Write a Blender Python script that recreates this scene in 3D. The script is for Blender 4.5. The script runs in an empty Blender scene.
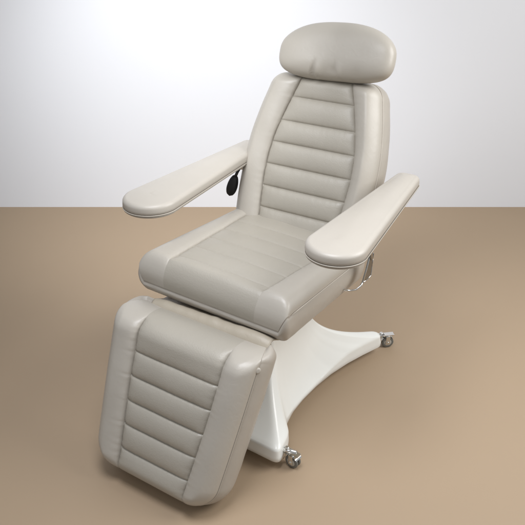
import bpy, math, random
from mathutils import Vector, Matrix, noise
random.seed(4)
scene = bpy.context.scene
col = scene.collection
R = math.radians

# ------------------------------------------------------------------ materials
def new_mat(name):
    m = bpy.data.materials.new(name); m.use_nodes = True
    nt = m.node_tree
    return m, nt, nt.nodes['Principled BSDF']

def N(nt, t, **kw):
    n = nt.nodes.new(t)
    for k, v in kw.items():
        if k in n.inputs: n.inputs[k].default_value = v
        else: setattr(n, k, v)
    return n

def vinyl(name, colr, rough, grain=520.0, gstr=0.10, var=0.05, crease=0.12, spec=0.5):
    m, nt, b = new_mat(name)
    L = nt.links.new
    tc = N(nt, 'ShaderNodeTexCoord')
    big = N(nt, 'ShaderNodeTexNoise', Scale=7.0, Detail=3.0)
    L(tc.outputs['Object'], big.inputs['Vector'])
    ramp = N(nt, 'ShaderNodeMapRange')
    ramp.inputs['To Min'].default_value = 1 - var; ramp.inputs['To Max'].default_value = 1 + var
    L(big.outputs['Fac'], ramp.inputs['Value'])
    mul = N(nt, 'ShaderNodeVectorMath', operation='SCALE')
    mul.inputs[0].default_value = colr
    L(ramp.outputs['Result'], mul.inputs['Scale'])
    L(mul.outputs['Vector'], b.inputs['Base Color'])
    # roughness wander
    rn = N(nt, 'ShaderNodeTexNoise', Scale=18.0, Detail=4.0)
    L(tc.outputs['Object'], rn.inputs['Vector'])
    rr = N(nt, 'ShaderNodeMapRange')
    rr.inputs['To Min'].default_value = rough - .07; rr.inputs['To Max'].default_value = rough + .07
    L(rn.outputs['Fac'], rr.inputs['Value']); L(rr.outputs['Result'], b.inputs['Roughness'])
    # leather grain + soft creases
    vo = N(nt, 'ShaderNodeTexVoronoi', Scale=grain, feature='SMOOTH_F1')
    L(tc.outputs['Object'], vo.inputs['Vector'])
    cr = N(nt, 'ShaderNodeTexNoise', Scale=38.0, Detail=5.0, Distortion=1.2)
    L(tc.outputs['Object'], cr.inputs['Vector'])
    b1 = N(nt, 'ShaderNodeBump', Strength=gstr, Distance=0.0006)
    L(vo.outputs['Distance'], b1.inputs['Height'])
    b2 = N(nt, 'ShaderNodeBump', Strength=crease, Distance=0.004)
    L(cr.outputs['Fac'], b2.inputs['Height']); L(b1.outputs['Normal'], b2.inputs['Normal'])
    L(b2.outputs['Normal'], b.inputs['Normal'])
    b.inputs['Specular IOR Level'].default_value = spec
    return m

def simple(name, colr, rough, metal=0.0, coat=0.0, nscale=30.0, nvar=0.06):
    m, nt, b = new_mat(name)
    L = nt.links.new
    tc = N(nt, 'ShaderNodeTexCoord')
    n = N(nt, 'ShaderNodeTexNoise', Scale=nscale, Detail=4.0)
    L(tc.outputs['Object'], n.inputs['Vector'])
    mr = N(nt, 'ShaderNodeMapRange')
    mr.inputs['To Min'].default_value = 1 - nvar; mr.inputs['To Max'].default_value = 1 + nvar
    L(n.outputs['Fac'], mr.inputs['Value'])
    mul = N(nt, 'ShaderNodeVectorMath', operation='SCALE'); mul.inputs[0].default_value = colr
    L(mr.outputs['Result'], mul.inputs['Scale']); L(mul.outputs['Vector'], b.inputs['Base Color'])
    m2 = N(nt, 'ShaderNodeMapRange')
    m2.inputs['To Min'].default_value = max(rough - .06, .02); m2.inputs['To Max'].default_value = rough + .06
    L(n.outputs['Fac'], m2.inputs['Value']); L(m2.outputs['Result'], b.inputs['Roughness'])
    b.inputs['Metallic'].default_value = metal
    b.inputs['Coat Weight'].default_value = coat
    return m

M = {}
M['bolster'] = vinyl('smooth_vinyl', (0.435, 0.402, 0.347), 0.39)
M['panel'] = vinyl('grained_vinyl', (0.386, 0.356, 0.300), 0.44, grain=270, gstr=0.5)
M['side'] = vinyl('side_vinyl', (0.41, 0.375, 0.324), 0.43)
M['pipe'] = vinyl('piping_vinyl', (0.44, 0.40, 0.34), 0.45)
M['arm'] = vinyl('armrest_vinyl', (0.455, 0.42, 0.366), 0.42, grain=420, gstr=.14, crease=.05)
M['flap'] = vinyl('flap_vinyl', (0.42, 0.37, 0.29), 0.48, crease=.25)
M['white'] = simple('white_enamel', (0.80, 0.80, 0.755), 0.33, coat=.25, nscale=9, nvar=.02)
M['underside'] = simple('grey_plastic', (0.32, 0.30, 0.27), 0.5)
M['chrome'] = simple('chrome', (0.72, 0.71, 0.68), 0.16, metal=1.0)
M['steel'] = simple('dark_steel', (0.30, 0.29, 0.27), 0.3, metal=1.0)
M['rubber'] = simple('grey_rubber', (0.15, 0.15, 0.135), 0.45)
M['hub'] = simple('hub_plastic', (0.42, 0.41, 0.37), 0.35)
M['black'] = simple('black_plastic', (0.018, 0.019, 0.022), 0.38)

# ------------------------------------------------------------------ mesh helpers
def mesh_obj(name, verts, faces, mat, parent=None, smooth=True):
    me = bpy.data.meshes.new(name)
    me.from_pydata([tuple(v) for v in verts], [], faces)
    me.validate(); me.update()
    if smooth: me.polygons.foreach_set('use_smooth', [True] * len(me.polygons))
    o = bpy.data.objects.new(name, me)
    me.materials.append(mat)
    col.objects.link(o)
    if parent: o.parent = parent
    return o

def fix_normals(o):
    import bmesh
    bm = bmesh.new(); bm.from_mesh(o.data)
    bmesh.ops.recalc_face_normals(bm, faces=bm.faces)
    bm.to_mesh(o.data); bm.free()

def weld(o):
    import bmesh
    bm = bmesh.new(); bm.from_mesh(o.data)
    bmesh.ops.remove_doubles(bm, verts=bm.verts, dist=.0001)
    bm.to_mesh(o.data); bm.free()

def bevel(o, w=0.003, seg=3):
    md = o.modifiers.new('bevel', 'BEVEL'); md.width = w; md.segments = seg
    md.limit_method = 'ANGLE'; md.angle_limit = R(35)
    w2 = o.modifiers.new('wn', 'WEIGHTED_NORMAL'); w2.keep_sharp = True

class MB:
    def __init__(s): s.v = []; s.f = []
    def add(s, v, f):
        k = len(s.v); s.v += [Vector(p) for p in v]; s.f += [tuple(i + k for i in q) for q in f]
    def box(s, c, h, m=None):
        c = Vector(c); vs = []
        for z in (-1, 1):
            for y in (-1, 1):
                for x in (-1, 1):
                    p = Vector((x * h[0], y * h[1], z * h[2]))
                    vs.append(c + (m @ p if m else p))
        s.add(vs, [(0, 2, 3, 1), (4, 5, 7, 6), (0, 1, 5, 4), (2, 6, 7, 3), (0, 4, 6, 2), (1, 3, 7, 5)])
    def tube(s, pts, r, n=14, closed=False, cap=True):
        pts = [Vector(p) for p in pts]; k = len(pts); vs = []; fs = []
        up = None
        for i, p in enumerate(pts):
            a = pts[(i - 1) % k] if (closed or i > 0) else p
            b = pts[(i + 1) % k] if (closed or i < k - 1) else p
            t = (b - a).normalized()
            if up is None:
                up = Vector((0, 0, 1)) if abs(t.z) < .9 else Vector((1, 0, 0))
            up = (up - t * up.dot(t)).normalized(); sd = t.cross(up)
            rr = r[i] if isinstance(r, (list, tuple)) else r
            for j in range(n):
                an = 2 * math.pi * j / n
                vs.append(p + (up * math.cos(an) + sd * math.sin(an)) * rr)
        for i in range(k if closed else k - 1):
            for j in range(n):
                a = i * n + j; b = i * n + (j + 1) % n
                c = ((i + 1) % k) * n + (j + 1) % n; d = ((i + 1) % k) * n + j
                fs.append((a, b, c, d))
        if cap and not closed:
            fs.append(tuple(range(n - 1, -1, -1))); fs.append(tuple((k - 1) * n + j for j in range(n)))
        s.add(vs, fs)
    def disc(s, c, ax, prof, n=32):     # lathe: prof = [(along, radius)...] closed caps
        c = Vector(c); ax = Vector(ax).normalized()
        u = ax.orthogonal().normalized(); w = ax.cross(u); vs = []; fs = []
        for (h, r) in prof:
            for j in range(n):
                an = 2 * math.pi * j / n
                vs.append(c + ax * h + (u * math.cos(an) + w * math.sin(an)) * r)
        for i in range(len(prof) - 1):
            for j in range(n):
                fs.append((i * n + j, i * n + (j + 1) % n, (i + 1) * n + (j + 1) % n, (i + 1) * n + j))
        fs.append(tuple(range(n - 1, -1, -1))); fs.append(tuple((len(prof) - 1) * n + j for j in range(n)))
        s.add(vs, fs)
    def build(s, name, mat, parent=None, smooth=True, bev=None):
        o = mesh_obj(name, s.v, s.f, mat, parent, smooth); fix_normals(o)
        if bev: bevel(o, bev)
        return o

def lin(a, b, t): return a + (b - a) * t
def sstep(a, b, x):
    t = min(1, max(0, (x - a) / (b - a))); return t * t * (3 - 2 * t)

# ------------------------------------------------------------------ root
chair = bpy.data.objects.new('treatment_chair', None)
col.objects.link(chair)
chair['label'] = 'greige vinyl reclining treatment chair with ribbed cushions on white wheeled base'
chair['category'] = 'treatment chair'

def frame(o, ex, ey):       # matrix: local x, local y (along), z = x cross y
    ex = Vector(ex).normalized(); ey = Vector(ey).normalized(); ez = ex.cross(ey)
    m = Matrix((ex, ey, ez)).transposed().to_4x4(); m.translation = Vector(o)
    return m

# ------------------------------------------------------------------ upholstered cushion
def cushion(name, L, W, PW, T, r, rc0, rc1, grooves, gdepth, puff, mtx, bow=0.0, bulge=0.006,
            r0=None, r1=None, dp=None, d0=None, d1=None, pdrop=0.006, back_mat='side', dome=0.0, mods=None, seam=0.0045, panel_from=-1, panel_to=9, pc=0.0, tuck=0.0, pipe=(-9, 9), button=False, wbulge=.006):
    """local x across, y along 0..L, z out of the front. W(y) half width, PW(y) half width of ribbed panel."""
    r0 = r0 or r; r1 = r1 or r; dp = dp or r; d0 = d0 or dp; d1 = d1 or dp
    ys = set()
    n = 110
    for i in range(n + 1):
        t = i / n; a = math.sin((t - .5) * math.pi) * .5 + .5
        ys.add(round(L * (.45 * t + .55 * a), 5))
    for e in (0, L):
        for k in range(1, 10):
            for rr in ((r0, .02) if e == 0 else (r1, .02)):
                d = rr * (1 - math.cos(math.pi / 2 * k / 10))
                ys.add(round(abs(e - d), 5))
    for g in grooves:
        for d in (-.009, -.006, -.004, -.0025, -.0012, 0, .0012, .0025, .004, .006, .009):
            if 0 < g + d < L: ys.add(round(g + d, 5))
    ys = sorted(ys); yy = [ys[0]]
    for y in ys[1:]:
        if y - yy[-1] > .0006: yy.append(y)
    yy[-1] = L; ys = yy
    nb, npn = 44, 70
    tb = []            # bolster fractions 0 seam .. 1 outer edge
    for i in range(nb + 1):
        a = i / nb; tb.append(.35 * a + .65 * (.5 - .5 * math.cos(math.pi * a)))
    tp = []
    for i in range(npn + 1):
        a = i / npn; tp.append(2 * (.55 * a + .45 * (.5 - .5 * math.cos(math.pi * a))) - 1)
    def hw(y):
        w = W(y)
        if y < rc0: w -= rc0 * (1 - math.sqrt(max(0, 1 - ((rc0 - y) / rc0) ** 2)))
        if L - y < rc1: w -= rc1 * (1 - math.sqrt(max(0, 1 - ((rc1 - (L - y)) / rc1) ** 2)))
        return w
    seed = hash_name(name)
    def hgt(x, y, zone, t):
        w = W(y); ax = abs(x)
        if y < L * .5: rc, e, re, de = rc0, y, r0, d0
        else: rc, e, re, de = rc1, L - y, r1, d1
        qx = ax - (w - rc); qy = rc - e
        def roll(d, rr, dep):
            if d >= rr: return 0.0
            q = 1 - max(d, 0) / rr
            return -dep * (1 - math.sqrt(max(0, 1 - q * q)))
        if qx > 0 and qy > 0 and rc > 1.1 * max(r, re):
            k = sstep(0, 1, math.atan2(qy, qx) / (math.pi / 2))
            q = math.hypot(qx, qy)
            zs = roll(rc - q, max(lin(r, re, k), .004), lin(dp, de, k))
            # part of a wide end roll that reaches further in than the corner itself
            z2 = roll(e, re, de) if re > rc else 0
            z3 = roll(w - ax, r, dp) if r > rc else 0
            z = min(zs, -min(lin(dp, de, k), math.hypot(z2, z3)))
        else:
            zs = roll(w - ax, r, dp); ze = roll(e, re, de)
            z = -min(max(dp if zs < 0 else 0, de if ze < 0 else 0), math.hypot(zs, ze))
        edge = sstep(0, .05, min(max(hw(y) - ax, 0), e))
        pw = PW(y)
        active = sstep(panel_from - .012, panel_from + .012, y) * (1 - sstep(panel_to - .012, panel_to + .012, y))
        ds = abs(abs(x - pc) - pw)
        # seam valley
        z -= (seam * math.exp(-(ds / .0032) ** 2) + seam * .9 * math.exp(-(ds / .012) ** 2)) * (.25 + .75 * edge) * (.35 + .65 * active)
        if zone:      # bolster
            z += bulge * max(0, 1 - (2 * t - 1) ** 2) ** .8 * edge
        else:
            z -= pdrop * edge * active
            z += dome * (1 - t * t) * edge
            if grooves:
                # quilting puff between neighbouring grooves
                gs = [-.02] + list(grooves) + [L + .02]
                for a, b in zip(gs[:-1], gs[1:]):
                    if a <= y < b:
                        q = (y - a) / (b - a); break
                else: q = .5
                pf = max(0, 1 - (2 * q - 1) ** 2) ** .72
                side = max(0, 1 - abs(t) ** 6)
                z += puff * (pf * side - .0) * edge * active
                dg = min(abs(y - g) for g in grooves)
                z -= gdepth * (.8 * math.exp(-(dg / .0034) ** 2) + .45 * math.exp(-(dg / .011) ** 2)) * edge * active * sstep(0, .004, ds + .001)
                # gathers along the stitching
                z += .0019 * min(1, gdepth / .004) ** 1.5 * noise.noise(Vector((x * 70 + seed, y * 12, 0))) * math.exp(-dg / .012) * edge * active
        z += .0022 * noise.noise(Vector((x * 14, y * 85 + seed, 3))) * math.exp(-ds / .014) * edge
        z += .0024 * noise.noise(Vector((x * 9 + seed, y * 9, 5))) * edge
        if mods: z += mods(x, y)
        return z
    def place(x, y):
        return y + bow * (max(0, y / L)) ** 3 * (1 - (x / max(W(y), .01)) ** 2)
    rows = {'l': [], 'c': [], 'r': []}
    for y in ys:
        h = hw(y); p = min(PW(y), h * .97)
        p = min(PW(y), h * .86)
        pk = pc * min(1, h / W(y))
        rows['c'].append([Vector((pk + p * t, place(p * t, y), hgt(pk + p * t, y, 0, t))) for t in tp])
        rows['r'].append([Vector((x, place(x, y), hgt(x, y, 1, t))) for x, t in [(lin(pk + p, h, t), t) for t in tb]])
        rows['l'].append([Vector((x, place(x, y), hgt(x, y, 1, t))) for x, t in [(lin(pk - p, -h, t), t) for t in reversed(tb)]])
    # weld the seam rows so the bolster and the panel meet
    for i in range(len(ys)):
        for a, ia, b, ib in (('l', -1, 'c', 0), ('c', -1, 'r', 0)):
            m = (rows[a][i][ia] + rows[b][i][ib]) * .5; m.z = min(rows[a][i][ia].z, rows[b][i][ib].z)
            rows[a][i][ia] = m.copy(); rows[b][i][ib] = m.copy()
    def tk(p):
        u = max(0, (-p.z - .045) / .09)
        return mtx @ Vector((p.x * (1 - tuck * .6 * u * u), p.y + tuck * u * u * max(0, 1 - p.y / (.35 * L)), p.z))
    def grid(rw):
        n = len(rw[0]); vs = [tk(v) for row in rw for v in row]
        fs = [(i * n + j, i * n + j + 1, (i + 1) * n + j + 1, (i + 1) * n + j) for i in range(len(rw) - 1) for j in range(n - 1)]
        return vs, fs
    # outline loop, counter clockwise seen from the front
    loop = []
    full = [rows['l'][i] + rows['c'][i][1:] + rows['r'][i][1:] for i in range(len(ys))]
    loop += full[0]
    loop += [full[i][-1] for i in range(1, len(ys))]
    loop += list(reversed(full[-1][:-1]))
    loop += [full[i][0] for i in range(len(ys) - 2, 0, -1)]
    ded = [loop[0]]
    for v in loop[1:]:
        if (v - ded[-1]).length > .0004: ded.append(v)
    loop = ded; k = len(loop)
    nrm = []
    for i in range(k):
        d = loop[(i + 2) % k] - loop[(i - 2) % k]
        nrm.append(Vector((d.y, -d.x, 0)).normalized())
    zb = -T; r2 = min(.018, T * .2)
    h1 = zb + r2
    prof = [('t', 0, 0), ('t', -.0012, -.002), ('t', -.0018, -.005)]
    for j in range(0, 9):
        t = j / 8; prof.append(('w', .0005 + wbulge * math.sin(math.pi * t), t))
    for j in range(1, 6):
        a = math.pi / 2 * j / 5
        prof.append(('b', -r2 * (1 - math.cos(a)), h1 - r2 * math.sin(a)))
    vs = []; fs = []
    for q, (kind, o, z) in enumerate(prof):
        for i in range(k):
            p = loop[i] + nrm[i] * o
            z0 = loop[i].z
            if kind == 't': p.z = max(z0 + z, h1 - .001)  if q else z0
            elif kind == 'w': p.z = lin(max(z0 - .008, h1 - .002), h1, z)
            else: p.z = z
            wv = .0012 * noise.noise(Vector((p.x * 20, p.y * 20, z * 30 + seed)))
            vs.append(tk(p + nrm[i] * wv * (1 if q else 0)))
    for a in range(len(prof) - 1):
        for i in range(k):
            fs.append((a * k + i, (a + 1) * k + i, (a + 1) * k + (i + 1) % k, a * k + (i + 1) % k))
    fs.append(tuple((len(prof) - 1) * k + i for i in reversed(range(k))))
    body = mesh_obj(name, vs, fs, M[back_mat], chair)
    fix_normals(body)
    v, f = grid(rows['c']); mesh_obj('ribbed_panel', v, f, M['panel'], body)
    v, f = grid(rows['l']); mesh_obj('bolster', v, f, M['bolster'], body)
    v, f = grid(rows['r']); mesh_obj('bolster', v, f, M['bolster'], body)
    step = max(1, k // 220)
    idx = [i for i in range(0, k) if pipe[0] <= loop[i].y <= pipe[1]]
    closed = len(idx) == k
    if not closed:      # start after the gap so that the run is continuous
        g = max(range(len(idx)), key=lambda q: (idx[q] - idx[q - 1]) % k)
        idx = idx[g:] + idx[:g]
    idx = idx[::step]
    rad = [.0024] * len(idx)
    if not closed:
        for q in range(6): rad[q] *= (q + .3) / 6; rad[-1 - q] *= (q + .3) / 6
    pm = MB(); pm.tube([tk(loop[i] + nrm[i] * .0004 + Vector((0, 0, -.004))) for i in idx], rad, 10, closed=closed)
    if button:
        for i in (idx[0], idx[-1]):
            if loop[i].x < 0: continue
            q = loop[i] + Vector((0, .004, -.003)); a = (mtx.to_3x3() @ (nrm[i] + Vector((0, 0, .8)))).normalized()
            bt = MB(); bt.disc(tk(q), a, [(-.004, .006), (.0, .0105), (.0022, .0105), (.0042, .0085), (.0052, .005), (.0048, .0015)], 28)
            bt.build('button', M['bolster'], body)
    pm.build('piping', M['pipe'], body)
    return body

def hash_name(s): return sum(ord(c) for c in s) % 97

# chair skeleton (metres, chair faces -Y)
SD, ST = 0.568, R(6.0)
S0 = Vector((0, 0.22, 0.600))
sdir = Vector((0, -math.cos(ST), math.sin(ST)))
BA = R(64.6); bdir = Vector((0, math.cos(BA), math.sin(BA)))
LA = R(65.5); ldir = Vector((0, -math.cos(LA), -math.sin(LA)))

# seat: local y runs from the front edge backwards so that x stays the viewer's right
front = S0 + sdir * SD
seatM = frame(front, (1, 0, 0), -sdir)
def curve(pts):
    def f(t):
        if t <= pts[0][0]: return pts[0][1]
        for i in range(len(pts) - 1):
            (a, va), (b, vb) = pts[i], pts[i + 1]
            if t <= b:
                pa = pts[max(0, i - 1)]; pb = pts[min(len(pts) - 1, i + 2)]
                q = (t - a) / (b - a)
                ma = (vb - pa[1]) / (b - pa[0]) * (b - a); mb = (pb[1] - va) / (pb[0] - a) * (b - a)
                return (2 * q ** 3 - 3 * q * q + 1) * va + (q ** 3 - 2 * q * q + q) * ma + (3 * q * q - 2 * q ** 3) * vb + (q ** 3 - q * q) * mb
        return pts[-1][1]
    return f
seatM = seatM @ Matrix.Translation((-.012, 0, .009)) @ Matrix.Rotation(R(2.6), 4, 'Y')
cushion('seat', SD + .05, lambda y: lin(.297, .292, y / SD), lambda y: lin(.182, .213, y / SD), .150, .038, .024, .03,
        [.085, .185, .285, .385, .485], .0018, .0034, seatM, bulge=.006, dp=.042, r0=.054, d0=.100, pdrop=.004, seam=.0026, dome=.004, panel_from=.05, tuck=.022, pipe=(.034, 9))

# backrest
BL = .588
backM = frame(S0 - bdir * .06 + Vector((-.030, 0, 0)), (1, 0, 0), bdir)
bwf = curve([(0, .272), (.1, .280), (.2, .283), (.33, .277), (.45, .256), (.53, .236), (.60, .222)])
bpf = curve([(0, .165), (.13, .179), (.22, .183), (.31, .178), (.40, .160), (.48, .137), (.575, .106), (.62, .098)])
cushion('backrest', BL + .06, lambda y: bwf(y - .06), lambda y: bpf(y - .06), .150, .046, .02, .055, [.06 + u for u in (.055, .140, .226, .314, .400, .494)],
        .0042, .0105, backM, bulge=.013, dp=.050, pdrop=.008, pc=.015)

# leg rest: local y points up along the leg rest
LL = .555
legO = Vector((0, -.487, .562))
legM = frame(legO, (1, 0, 0), -ldir) @ Matrix.Rotation(R(-1.8), 4, 'Z')
legM = legM @ Matrix.Translation((-.022, -LL, 0))
lwf = curve([(0, .283), (.06, .280), (.24, .267), (.45, .248), (.55, .235)])
lpf = curve([(0, .172), (.1, .171), (.3, .158), (.5, .139), (.56, .135)])
cushion('leg_rest', LL, lambda y: lwf(LL - y), lambda y: lpf(LL - y), .165, .038, .085, .034,
        [LL - u for u in (.471, .388, .307, .223, .140)], .0044, .0095, legM, bulge=.011, pdrop=.006, dp=.040, r1=.085, d1=.130, bow=0.0, panel_to=LL * .95, pc=.008, pipe=(-9, LL - .058), button=True, wbulge=.012)

# flexible flap bridging seat and leg rest
def flap():
    vs = []; fs = []
    prof = [(-.255, .498), (-.280, .500), (-.305, .505), (-.332, .518), (-.352, .527), (-.370, .522), (-.384, .506), (-.390, .485), (-.390, .46)]
    pts = []
    for i in range(len(prof) - 1):
        for q in range(5):
            t = q / 5
            p0 = prof[max(0, i - 1)]; p1 = prof[i]; p2 = prof[i + 1]; p3 = prof[min(len(prof) - 1, i + 2)]
            pts.append(tuple(.5 * (2 * p1[c] + (p2[c] - p0[c]) * t + (2 * p0[c] - 5 * p1[c] + 4 * p2[c] - p3[c]) * t * t + (3 * p1[c] - p0[c] - 3 * p2[c] + p3[c]) * t ** 3) for c in (0, 1)))
    nx = 60
    for j, (y, z) in enumerate(pts):
        for i in range(nx + 1):
            x = lin(-.240, .238, i / nx)
            z2 = z + .004 * noise.noise(Vector((x * 9, y * 16, 2))) + .003 * noise.noise(Vector((x * 30, y * 6, 7))) - .012 * min(1, abs(x + .012) / .25) ** 6
            vs.append((x, y, z2))
    n = nx + 1
    for j in range(len(pts) - 1):
        for i in range(nx):
            fs.append((j * n + i, j * n + i + 1, (j + 1) * n + i + 1, (j + 1) * n + i))
    o = mesh_obj('hinge_flap', vs, fs, M['flap'], chair)
    md = o.modifiers.new('thick', 'SOLIDIFY'); md.thickness = .004; md.offset = 0
flap()

# headrest --------------------------------------------------------------
def headrest():
    c = S0 + bdir * .660 + Vector((.014, 0, 0))
    m = frame(c, (1, 0, 0), bdir) @ Matrix.Rotation(R(2.2), 4, 'Z')
    nu, nv = 180, 90
    vs = []; fs = []
    def sp(v, e): return math.copysign(abs(v) ** e, v)
    for j in range(nv + 1):
        ph = -math.pi / 2 + math.pi * j / nv            # around the depth axis: -back .. +front
        cz, sz = math.cos(ph), math.sin(ph)
        for i in range(nu):
            th = 2 * math.pi * i / nu
            cx, cy = math.cos(th), math.sin(th)
            up = cy > 0
            ex = 2 / lin(3.1, 2.4, sstep(-.6, .6, cy))
            px = .231 * sp(cx, ex); py = (.122 if up else .090) * sp(cy, ex)
            k = max(0, cz) ** .62
            x, y = px * k, py * k
            z = .066 * sp(sz, .85) if sz > 0 else .05 * sp(sz, .7)
            # slight bend: sides sweep forward, underside pinched
            z += .018 * (x / .22) ** 2
            y += .006 * (1 - (x / .22) ** 2) - .004
            # gathers at the underside
            for gx, gw, ga in ((-.072, .007, .016), (.012, .0065, .015), (-.052, .013, -.006), (.034, .012, -.005), (.10, .02, .004), (-.02, .02, .004)):
                fall = math.exp(-((y + .080) / .030) ** 2)
                z -= ga * math.exp(-((x - gx - .12 * (y + .08)) / gw) ** 2) * fall * (1 if sz > -.2 else 0)
            z += .003 * noise.noise(Vector((x * 8, y * 10, z * 6)))
            vs.append(m @ Vector((x, y, z)))
    for j in range(nv):
        for i in range(nu):
            fs.append((j * nu + i, j * nu + (i + 1) % nu, (j + 1) * nu + (i + 1) % nu, (j + 1) * nu + i))
    o = mesh_obj('headrest', vs, fs, M['bolster'], chair)
    fix_normals(o)
    for x in (-.05, .05):
        b = MB()
        b.tube([m @ Vector((x, -.16, -.065)), m @ Vector((x, -.05, -.04))], .007)
        b.build('headrest_post', M['chrome'], o)
headrest()

# armrests ----------------------------------------------------------------
def armrest(sx):
    # plan outline: broad rounded front tapering towards the back
    if sx > 0: f = Vector((.384, -.303, .847)); bk = Vector((.358, .430, .832)); rf, rb = .097, .046
    else: f = Vector((-.352, -.288, .829)); bk = Vector((-.328, .460, .829)); rf, rb = .100, .050
    ey = (bk - f).normalized(); L = (bk - f).length
    m = frame(f, Vector((1, 0, 0)), ey)
    out = []
    n = 40
    yf = rf * .95
    a0 = math.asin((rf - rb) / (L - yf - .02))
    for i in range(n + 1):                    # front arc, left to right
        a = math.pi + a0 * 0 + math.pi * i / n
        out.append((rf * math.cos(a), yf + rf * .98 * math.sin(a)))
    for i in range(1, 16): 
        t = i / 16; out.append((lin(rf, rb, t), lin(yf, L - .03, t)))
    for i in range(13):
        a = math.pi / 2 * i / 12; out.append((rb - .03 + .03 * math.cos(a), L - .03 + .03 * math.sin(a)))
    for i in range(13):
        a = math.pi / 2 * (1 + i / 12); out.append((-rb + .03 + .03 * math.cos(a), L - .03 + .03 * math.sin(a)))
    for i in range(1, 16):
        t = 1 - i / 16; out.append((-lin(rf, rb, t), lin(yf, L - .03, t)))
    out = [Vector((x, y, 0)) for x, y in out]; k = len(out)
    nr = [(lambda d: Vector((d.y, -d.x, 0)).normalized())(out[(i + 1) % k] - out[(i - 1) % k]) for i in range(k)]
    def loft(prof, capn=True):
        vs = []; fs = []
        for (o, z) in prof:
            for i in range(k):
                p = out[i] + nr[i] * o
                vs.append(m @ Vector((p.x, p.y, z)))
        for a in range(len(prof) - 1):
            for i in range(k): fs.append((a * k + i, a * k + (i + 1) % k, (a + 1) * k + (i + 1) % k, (a + 1) * k + i))
        return vs, fs
    prof = [(-.004, -.036), (-.0005, -.033), (.001, -.025), (.0, -.016)]
    rr = .018
    for i in range(1, 10):
        a = math.pi / 2 * i / 9; prof.append((-rr * (1 - math.cos(a)), -.016 + rr * .9 * math.sin(a)))
    vs, fs = loft(prof)
    nc = 10
    last = [out[i] + nr[i] * -rr for i in range(k)]
    for q in range(1, nc + 1):          # gently crowned top closing on the centre line
        sq = q / nc
        for p in last:
            ym = min(max(p.y, yf), L - .06)
            z = .0002 + .006 * (1 - (1 - sq) ** 2) + .0015 * noise.noise(Vector((p.x * (1 - sq) * 22, p.y * 9, sx * 4)))* sq
            vs.append(m @ Vector((p.x * (1 - sq), lin(p.y, ym, sq), z)))
        a = len(prof) - 2 + q
        for i in range(k): fs.append((a * k + i, a * k + (i + 1) % k, (a + 1) * k + (i + 1) % k, (a + 1) * k + i))
    fs.append(tuple(reversed(range(k))))
    pad = mesh_obj('armrest', vs, fs, M['arm'], chair); weld(pad); fix_normals(pad)
    vs, fs = loft([(-.014, -.050), (-.006, -.048), (-.001, -.044), (-.001, -.038), (-.004, -.0362)])
    fs.append(tuple(4 * k + i for i in range(k))); fs.append(tuple(reversed(range(k))))
    o = mesh_obj('armrest_tray', vs, fs, M['side'] if sx < 0 else M['side'], pad); fix_normals(o)
    pm = MB(); pm.tube([m @ (out[i] + nr[i] * .0008 + Vector((0, 0, -.0365))) for i in range(k)], .0018, 8, closed=True)
    pm.build('piping', M['pipe'], pad)
    # support: chrome post and swivel bracket reaching down to the seat frame
    b = MB()
    bx = sx * .335
    if sx > 0: b.tube([(.334, .172, .590), (.340, .14, .64), (.352, .10, .72), (.356, .08, .80)], .008)
    else: b.tube([m @ Vector((0, L - .09, -.07)), m @ Vector((.06, L - .07, -.085)), m @ Vector((.12, L - .05, -.09))], .012)
    b.build('armrest_post', M['chrome'], pad)
    b = MB(); b.box(m @ Vector((0, L - .09, -.056)), (.028, .075, .005), m.to_3x3())
    b.box(m @ Vector((0, L - .09, -.072)), (.016, .03, .018), m.to_3x3())
    b.build('swivel_bracket', M['chrome'], pad, smooth=False, bev=.003)
    if sx > 0:
        poly = [(.118, .518), (.145, .560), (.165, .600), (.196, .600), (.192, .556), (.186, .512), (.150, .510)]
        vs = [(x, y, z) for x in (.326, .332) for y, z in poly]; q = len(poly)
        fs = [tuple(range(q)), tuple(range(2 * q - 1, q - 1, -1))] + [(i, (i + 1) % q, q + (i + 1) % q, q + i) for i in range(q)]
        b = MB(); b.add(vs, fs); b.build('support_plate', M['steel'], pad, smooth=False, bev=.0012)
        b = MB(); b.tube([(.332, y, z) for y, z in poly + poly[:1]], .0016, 8); b.build('plate_rim', M['chrome'], pad)
        b = MB(); b.tube([(.26, .07, .494), (.300, .078, .493), (.318, .090, .496), (.328, .105, .506), (.330, .120, .519)], .004); b.build('hook', M['chrome'], pad)
    return pad
armrest(-1); armrest(1)

# recline lever: black paddle on a short rod behind the left side of the backrest
def lever():
    b = MB()
    c = Vector((-.330, .295, .715))
    n = 28
    ax = Vector((-.30, -.12, -1)).normalized(); wd = Vector((.85, .40, -.3)); wd = (wd - ax * wd.dot(ax)).normalized(); th = ax.cross(wd).normalized()
    vs = []; fs = []
    rows = 14
    for j in range(rows + 1):
        t = j / rows
        w = .021 * math.sqrt(max(.0, 1 - (2 * t - 1) ** 2)) * (1.0 + .25 * (t - .5)) + .0008
        d = .009 * math.sqrt(max(.0, 1 - (2 * t - 1) ** 2)) + .0005
        for i in range(n):
            a = 2 * math.pi * i / n
            vs.append(c + ax * (.100 * (t - .2)) + wd * (w * math.cos(a)) + th * (d * math.sin(a)))
    for j in range(rows):
        for i in range(n): fs.append((j * n + i, j * n + (i + 1) % n, (j + 1) * n + (i + 1) % n, (j + 1) * n + i))
    b.add(vs, fs)
    o = b.build('recline_lever', M['black'], chair)
    r = MB(); r.tube([c + ax * .0, c + Vector((.012, .004, .03)), c + Vector((.03, .03, .075)), c + Vector((.05, .09, .09))], .006)
    r.build('lever_rod', M['black'], o)
lever()

# under-seat frame ----------------------------------------------------------
b = MB()
sz = seatM.to_3x3()
b.box(seatM @ Vector((0, .33, -.156)), (.20, .19, .018), sz)
b.build('seat_frame', M['white'], chair, smooth=False, bev=.006)

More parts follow.
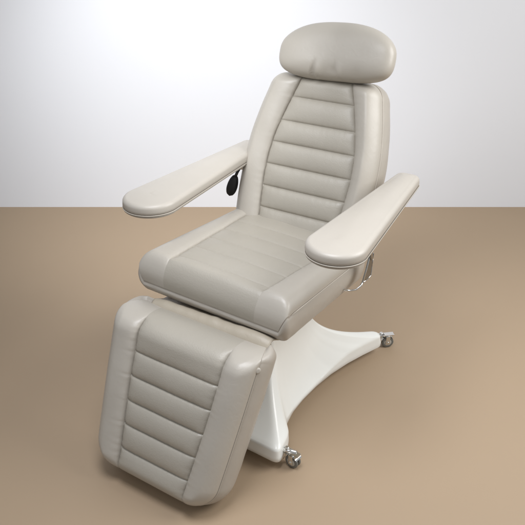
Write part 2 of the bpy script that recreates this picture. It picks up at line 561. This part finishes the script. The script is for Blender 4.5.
# base -----------------------------------------------------------------------
def base():
    right = [(0.0, .315), (.06, .325), (.13, .36), (.20, .405), (.262, .452), (.272, .455), (.297, .432), (.298, .424), (.262, .335), (.232, .25), (.206, .15), (.191, .05), (.185, -.05),
             (.187, -.13), (.20, -.20), (.222, -.24), (.25, -.27), (.262, -.30), (.275, -.372), (.270, -.384), (.255, -.387), (.17, -.382), (.08, -.378), (0, -.377)]
    P = right + [(-x, y) for x, y in reversed(right[1:-1])]
    # resample by angle (outline is star shaped about the column)
    dens = []
    k = len(P)
    for i in range(k):
        a = Vector(P[i]); c = Vector(P[(i + 1) % k]); n = max(1, int((c - a).length / .006))
        for q in range(n): dens.append(a.lerp(c, q / n))
    for it in range(3):
        dens = [dens[i] * .5 + (dens[i - 1] + dens[(i + 1) % len(dens)]) * .25 for i in range(len(dens))]
    k = len(dens)
    cc = Vector((0, -.02))
    zs = []
    prof = []
    vs = []; fs = []
    def colr(d):      # column cross-section radius in direction d (rounded box)
        hx, hy = .100, .125
        return 1 / ((abs(d.x) / hx) ** 4 + (abs(d.y) / hy) ** 4) ** .25
    lv = []
    z0 = .045
    lv.append((-.006, .033, 1)); lv.append((-.0015, .036, 1)); lv.append((0, .051, 1))
    H = .50
    n = 46
    for j in range(n + 1):
        t = j / n; lv.append((0, .056 + (H - .056) * t ** 1.6, 1))
    for (o, z, f) in lv:
        for p in dens:
            d = p - cc; Rr = d.length; dn = d / Rr; rc = colr(dn)
            # shoulder height of the foot: higher near the column side walls
            zt = .050 + .036 * sstep(.20, .44, Rr + .04)
            if z <= zt - .0: g = 1 - .035 * max(0, (z - .05)) / .034 * .5
            else:
                # rounded shoulder then long concave sweep up to the column
                u = (z - zt)
                g = .9825 * math.exp(-u / .105) 
                g = min(g, .9825 - 2.2 * (1 - math.exp(-u / .02)) * .02)
            reach = rc + (Rr - rc) * g
            if z > zt:
                fade = sstep(.32, .46, z); reach = lin(reach, rc, fade)
            q = cc + dn * (reach + o)
            vs.append((q.x, q.y, z))
    for a in range(len(lv) - 1):
        for i in range(k): fs.append((a * k + i, a * k + (i + 1) % k, (a + 1) * k + (i + 1) % k, (a + 1) * k + i))
    fs.append(tuple((len(lv) - 1) * k + i for i in range(k))); fs.append(tuple(reversed(range(k))))
    o = mesh_obj('base', vs, fs, M['white'], chair); fix_normals(o)
    return o
base()

# casters ----------------------------------------------------------------------
def caster_proto():
    """root mesh = chrome fork; wheel axle along local x, trailing along +y; origin on the floor."""
    b = MB()
    wr = .029
    # hood bent over the wheel
    vs = []; fs = []
    n = 14
    for i in range(n + 1):
        a = R(-5) + R(150) * i / n
        rad = wr + .006
        y, z = -rad * math.cos(a), wr + rad * math.sin(a)
        for x in (-.017, -.015, .015, .017): vs.append((x, y, z))
    for i in range(n):
        for q in range(3): fs.append((i * 4 + q, i * 4 + q + 1, (i + 1) * 4 + q + 1, (i + 1) * 4 + q))
    b.add(vs, fs)
    for x in (-.0165, .0165):
        b.box((x, 0, wr + .012), (.0014, .010, .022))
    b.disc((-.021, 0, wr), (1, 0, 0), [(0, .004), (0, .006), (.042, .006), (.042, .004)], 16)
    b.disc((0, -.030, .050), (0, 0, 1), [(0, .009), (.028, .009), (.030, .007)], 18)
    b.box((0, -.006, .0665), (.013, .036, .003))
    f = b.build('caster', M['chrome'], chair, smooth=False, bev=.001)
    w = MB()
    for x in (-.0085, .0085):
        w.disc((x - .0055, 0, wr), (1, 0, 0), [(0, .020), (.0, wr - .003), (.002, wr - .0006), (.0055, wr), (.009, wr - .0006), (.011, wr - .003), (.011, .020)], 36)
    wo = w.build('wheel', M['rubber'], f)
    h = MB()
    h.disc((-.0146, 0, wr), (1, 0, 0), [(0, .005), (0, .017), (.002, .0195), (.0272, .0195), (.0292, .017), (.0292, .005)], 32)
    h.build('hub', M['hub'], f)
    return f
cp = caster_proto()
spots = [(.303, -.335, -98), (.300, .485, -50), (-.303, -.335, 98), (-.300, .485, 50)]
for i, (x, y, a) in enumerate(spots):
    if i == 0: o = cp
    else:
        o = cp.copy(); col.objects.link(o); o.parent = chair
        for ch in cp.children:
            c = ch.copy(); col.objects.link(c); c.parent = o
    o.scale = (.9, .9, .9); o.location = (x, y, 0); o.rotation_euler = (0, 0, R(a))
# axle arms that carry the casters out of the feet
for sx in (-1, 1):
    for (x0, y0, x1, y1) in ((.25, -.345, .315, -.330), (.255, .425, .29, .47)):
        b = MB(); b.tube([(sx * x0, y0, .062), (sx * x1, y1, .062)], .007)
        b.build('caster_arm', M['chrome'], chair)

# ------------------------------------------------------------------ setting
m, nt, bs = new_mat('tan_floor'); L = nt.links.new
tc = N(nt, 'ShaderNodeTexCoord')
n1 = N(nt, 'ShaderNodeTexNoise', Scale=2.2, Detail=5.0); L(tc.outputs['Object'], n1.inputs['Vector'])
n2 = N(nt, 'ShaderNodeTexNoise', Scale=420.0, Detail=2.0); L(tc.outputs['Object'], n2.inputs['Vector'])
mx = N(nt, 'ShaderNodeMix', data_type='RGBA')
mx.inputs['A'].default_value = (.365, .268, .175, 1); mx.inputs['B'].default_value = (.380, .281, .185, 1)
L(n1.outputs['Fac'], mx.inputs['Factor']); L(mx.outputs['Result'], bs.inputs['Base Color'])
bp_ = N(nt, 'ShaderNodeBump', Strength=.06, Distance=.001); L(n2.outputs['Fac'], bp_.inputs['Height']); L(bp_.outputs['Normal'], bs.inputs['Normal'])
bs.inputs['Roughness'].default_value = .62
fl = MB(); fl.box((0, 0, -.05), (9, 9, .05))
fo = fl.build('floor', m, smooth=False); fo['kind'] = 'structure'

m, nt, bs = new_mat('white_wall'); L = nt.links.new
tc = N(nt, 'ShaderNodeTexCoord')
n1 = N(nt, 'ShaderNodeTexNoise', Scale=3.0, Detail=4.0); L(tc.outputs['Object'], n1.inputs['Vector'])
mx = N(nt, 'ShaderNodeMix', data_type='RGBA')
mx.inputs['A'].default_value = (.77, .783, .81, 1); mx.inputs['B'].default_value = (.785, .798, .825, 1)
L(n1.outputs['Fac'], mx.inputs['Factor']); L(mx.outputs['Result'], bs.inputs['Base Color'])
bs.inputs['Roughness'].default_value = .8
wa = Vector((-2.3166, .6325, 0)); wb = Vector((.44888, 2.2014, 0))
ud = (wb - wa).normalized(); wn = Vector((-ud.y, ud.x, 0))
wm = MB(); wc = (wa + wb) / 2 + wn * .05
wm.box(wc + Vector((0, 0, 1.99)), (8, .05, 2.0), Matrix((ud, wn, Vector((0, 0, 1)))).transposed())
wo = wm.build('wall', m, smooth=False); wo['kind'] = 'structure'

# ------------------------------------------------------------------ light
w = bpy.data.worlds.new('World'); scene.world = w; w.use_nodes = True
bg = w.node_tree.nodes['Background']; bg.inputs['Color'].default_value = (.95, .98, 1.03, 1); bg.inputs['Strength'].default_value = .43

def area(name, loc, tgt, size, power, colr=(1, 1, 1), sy=None):
    l = bpy.data.lights.new(name, 'AREA'); l.energy = power; l.color = colr
    l.shape = 'RECTANGLE'; l.size = size; l.size_y = sy or size
    o = bpy.data.objects.new(name, l); col.objects.link(o); o.location = loc
    o.rotation_euler = (Vector(tgt) - Vector(loc)).to_track_quat('-Z', 'Y').to_euler()
    return o
area('softbox_lamp', (1.95, .75, 2.1), (0.1, 0.05, .65), 1.5, 54, (1, 1, 1))
def spot(name, loc, tgt, power, deg, blend, rad, colr=(1, 1, 1)):
    l = bpy.data.lights.new(name, 'SPOT'); l.energy = power; l.spot_size = R(deg); l.spot_blend = blend
    l.shadow_soft_size = rad; l.color = colr
    o = bpy.data.objects.new(name, l); col.objects.link(o); o.location = loc
    o.rotation_euler = (Vector(tgt) - Vector(loc)).to_track_quat('-Z', 'Y').to_euler()
    return o
wmid = wa.lerp(wb, .36)
spot('overhead_lamp', (.20, -.72, 2.4), (.18, -.30, 0.2), 122, 95, 1.0, .45, (.97, .99, 1.05))
wsrc = wa.lerp(wb, .31); wmid = wa.lerp(wb, .40)
spot('wall_spot_lamp', wsrc - wn * 1.85 + Vector((0, 0, 1.98)), wmid + Vector((0, 0, .58)), 165, 84, 1.0, .35, (.97, .99, 1.03))

# ------------------------------------------------------------------ camera
cam = bpy.data.cameras.new('camera'); co = bpy.data.objects.new('camera', cam); col.objects.link(co)
yw, pt, rl = R(32.307), R(29.201), R(-1.155)
fw = Vector((-math.sin(yw) * math.cos(pt), math.cos(yw) * math.cos(pt), -math.sin(pt)))
rt = Vector((math.cos(yw), math.sin(yw), 0)); up = rt.cross(fw)
rt2 = rt * math.cos(rl) + up * math.sin(rl); up2 = rt2.cross(fw)
mm = Matrix((rt2, up2, -fw)).transposed().to_4x4(); mm.translation = Vector((1.22, -1.957, 1.852))
co.matrix_world = mm
cam.sensor_width = 36; cam.lens = 36 * 726.78 / 525
cam.clip_start = .05; cam.clip_end = 200
scene.camera = co
scene.view_settings.view_transform = 'Standard'; scene.view_settings.look = 'None'
scene.view_settings.exposure = 0; scene.view_settings.gamma = 1
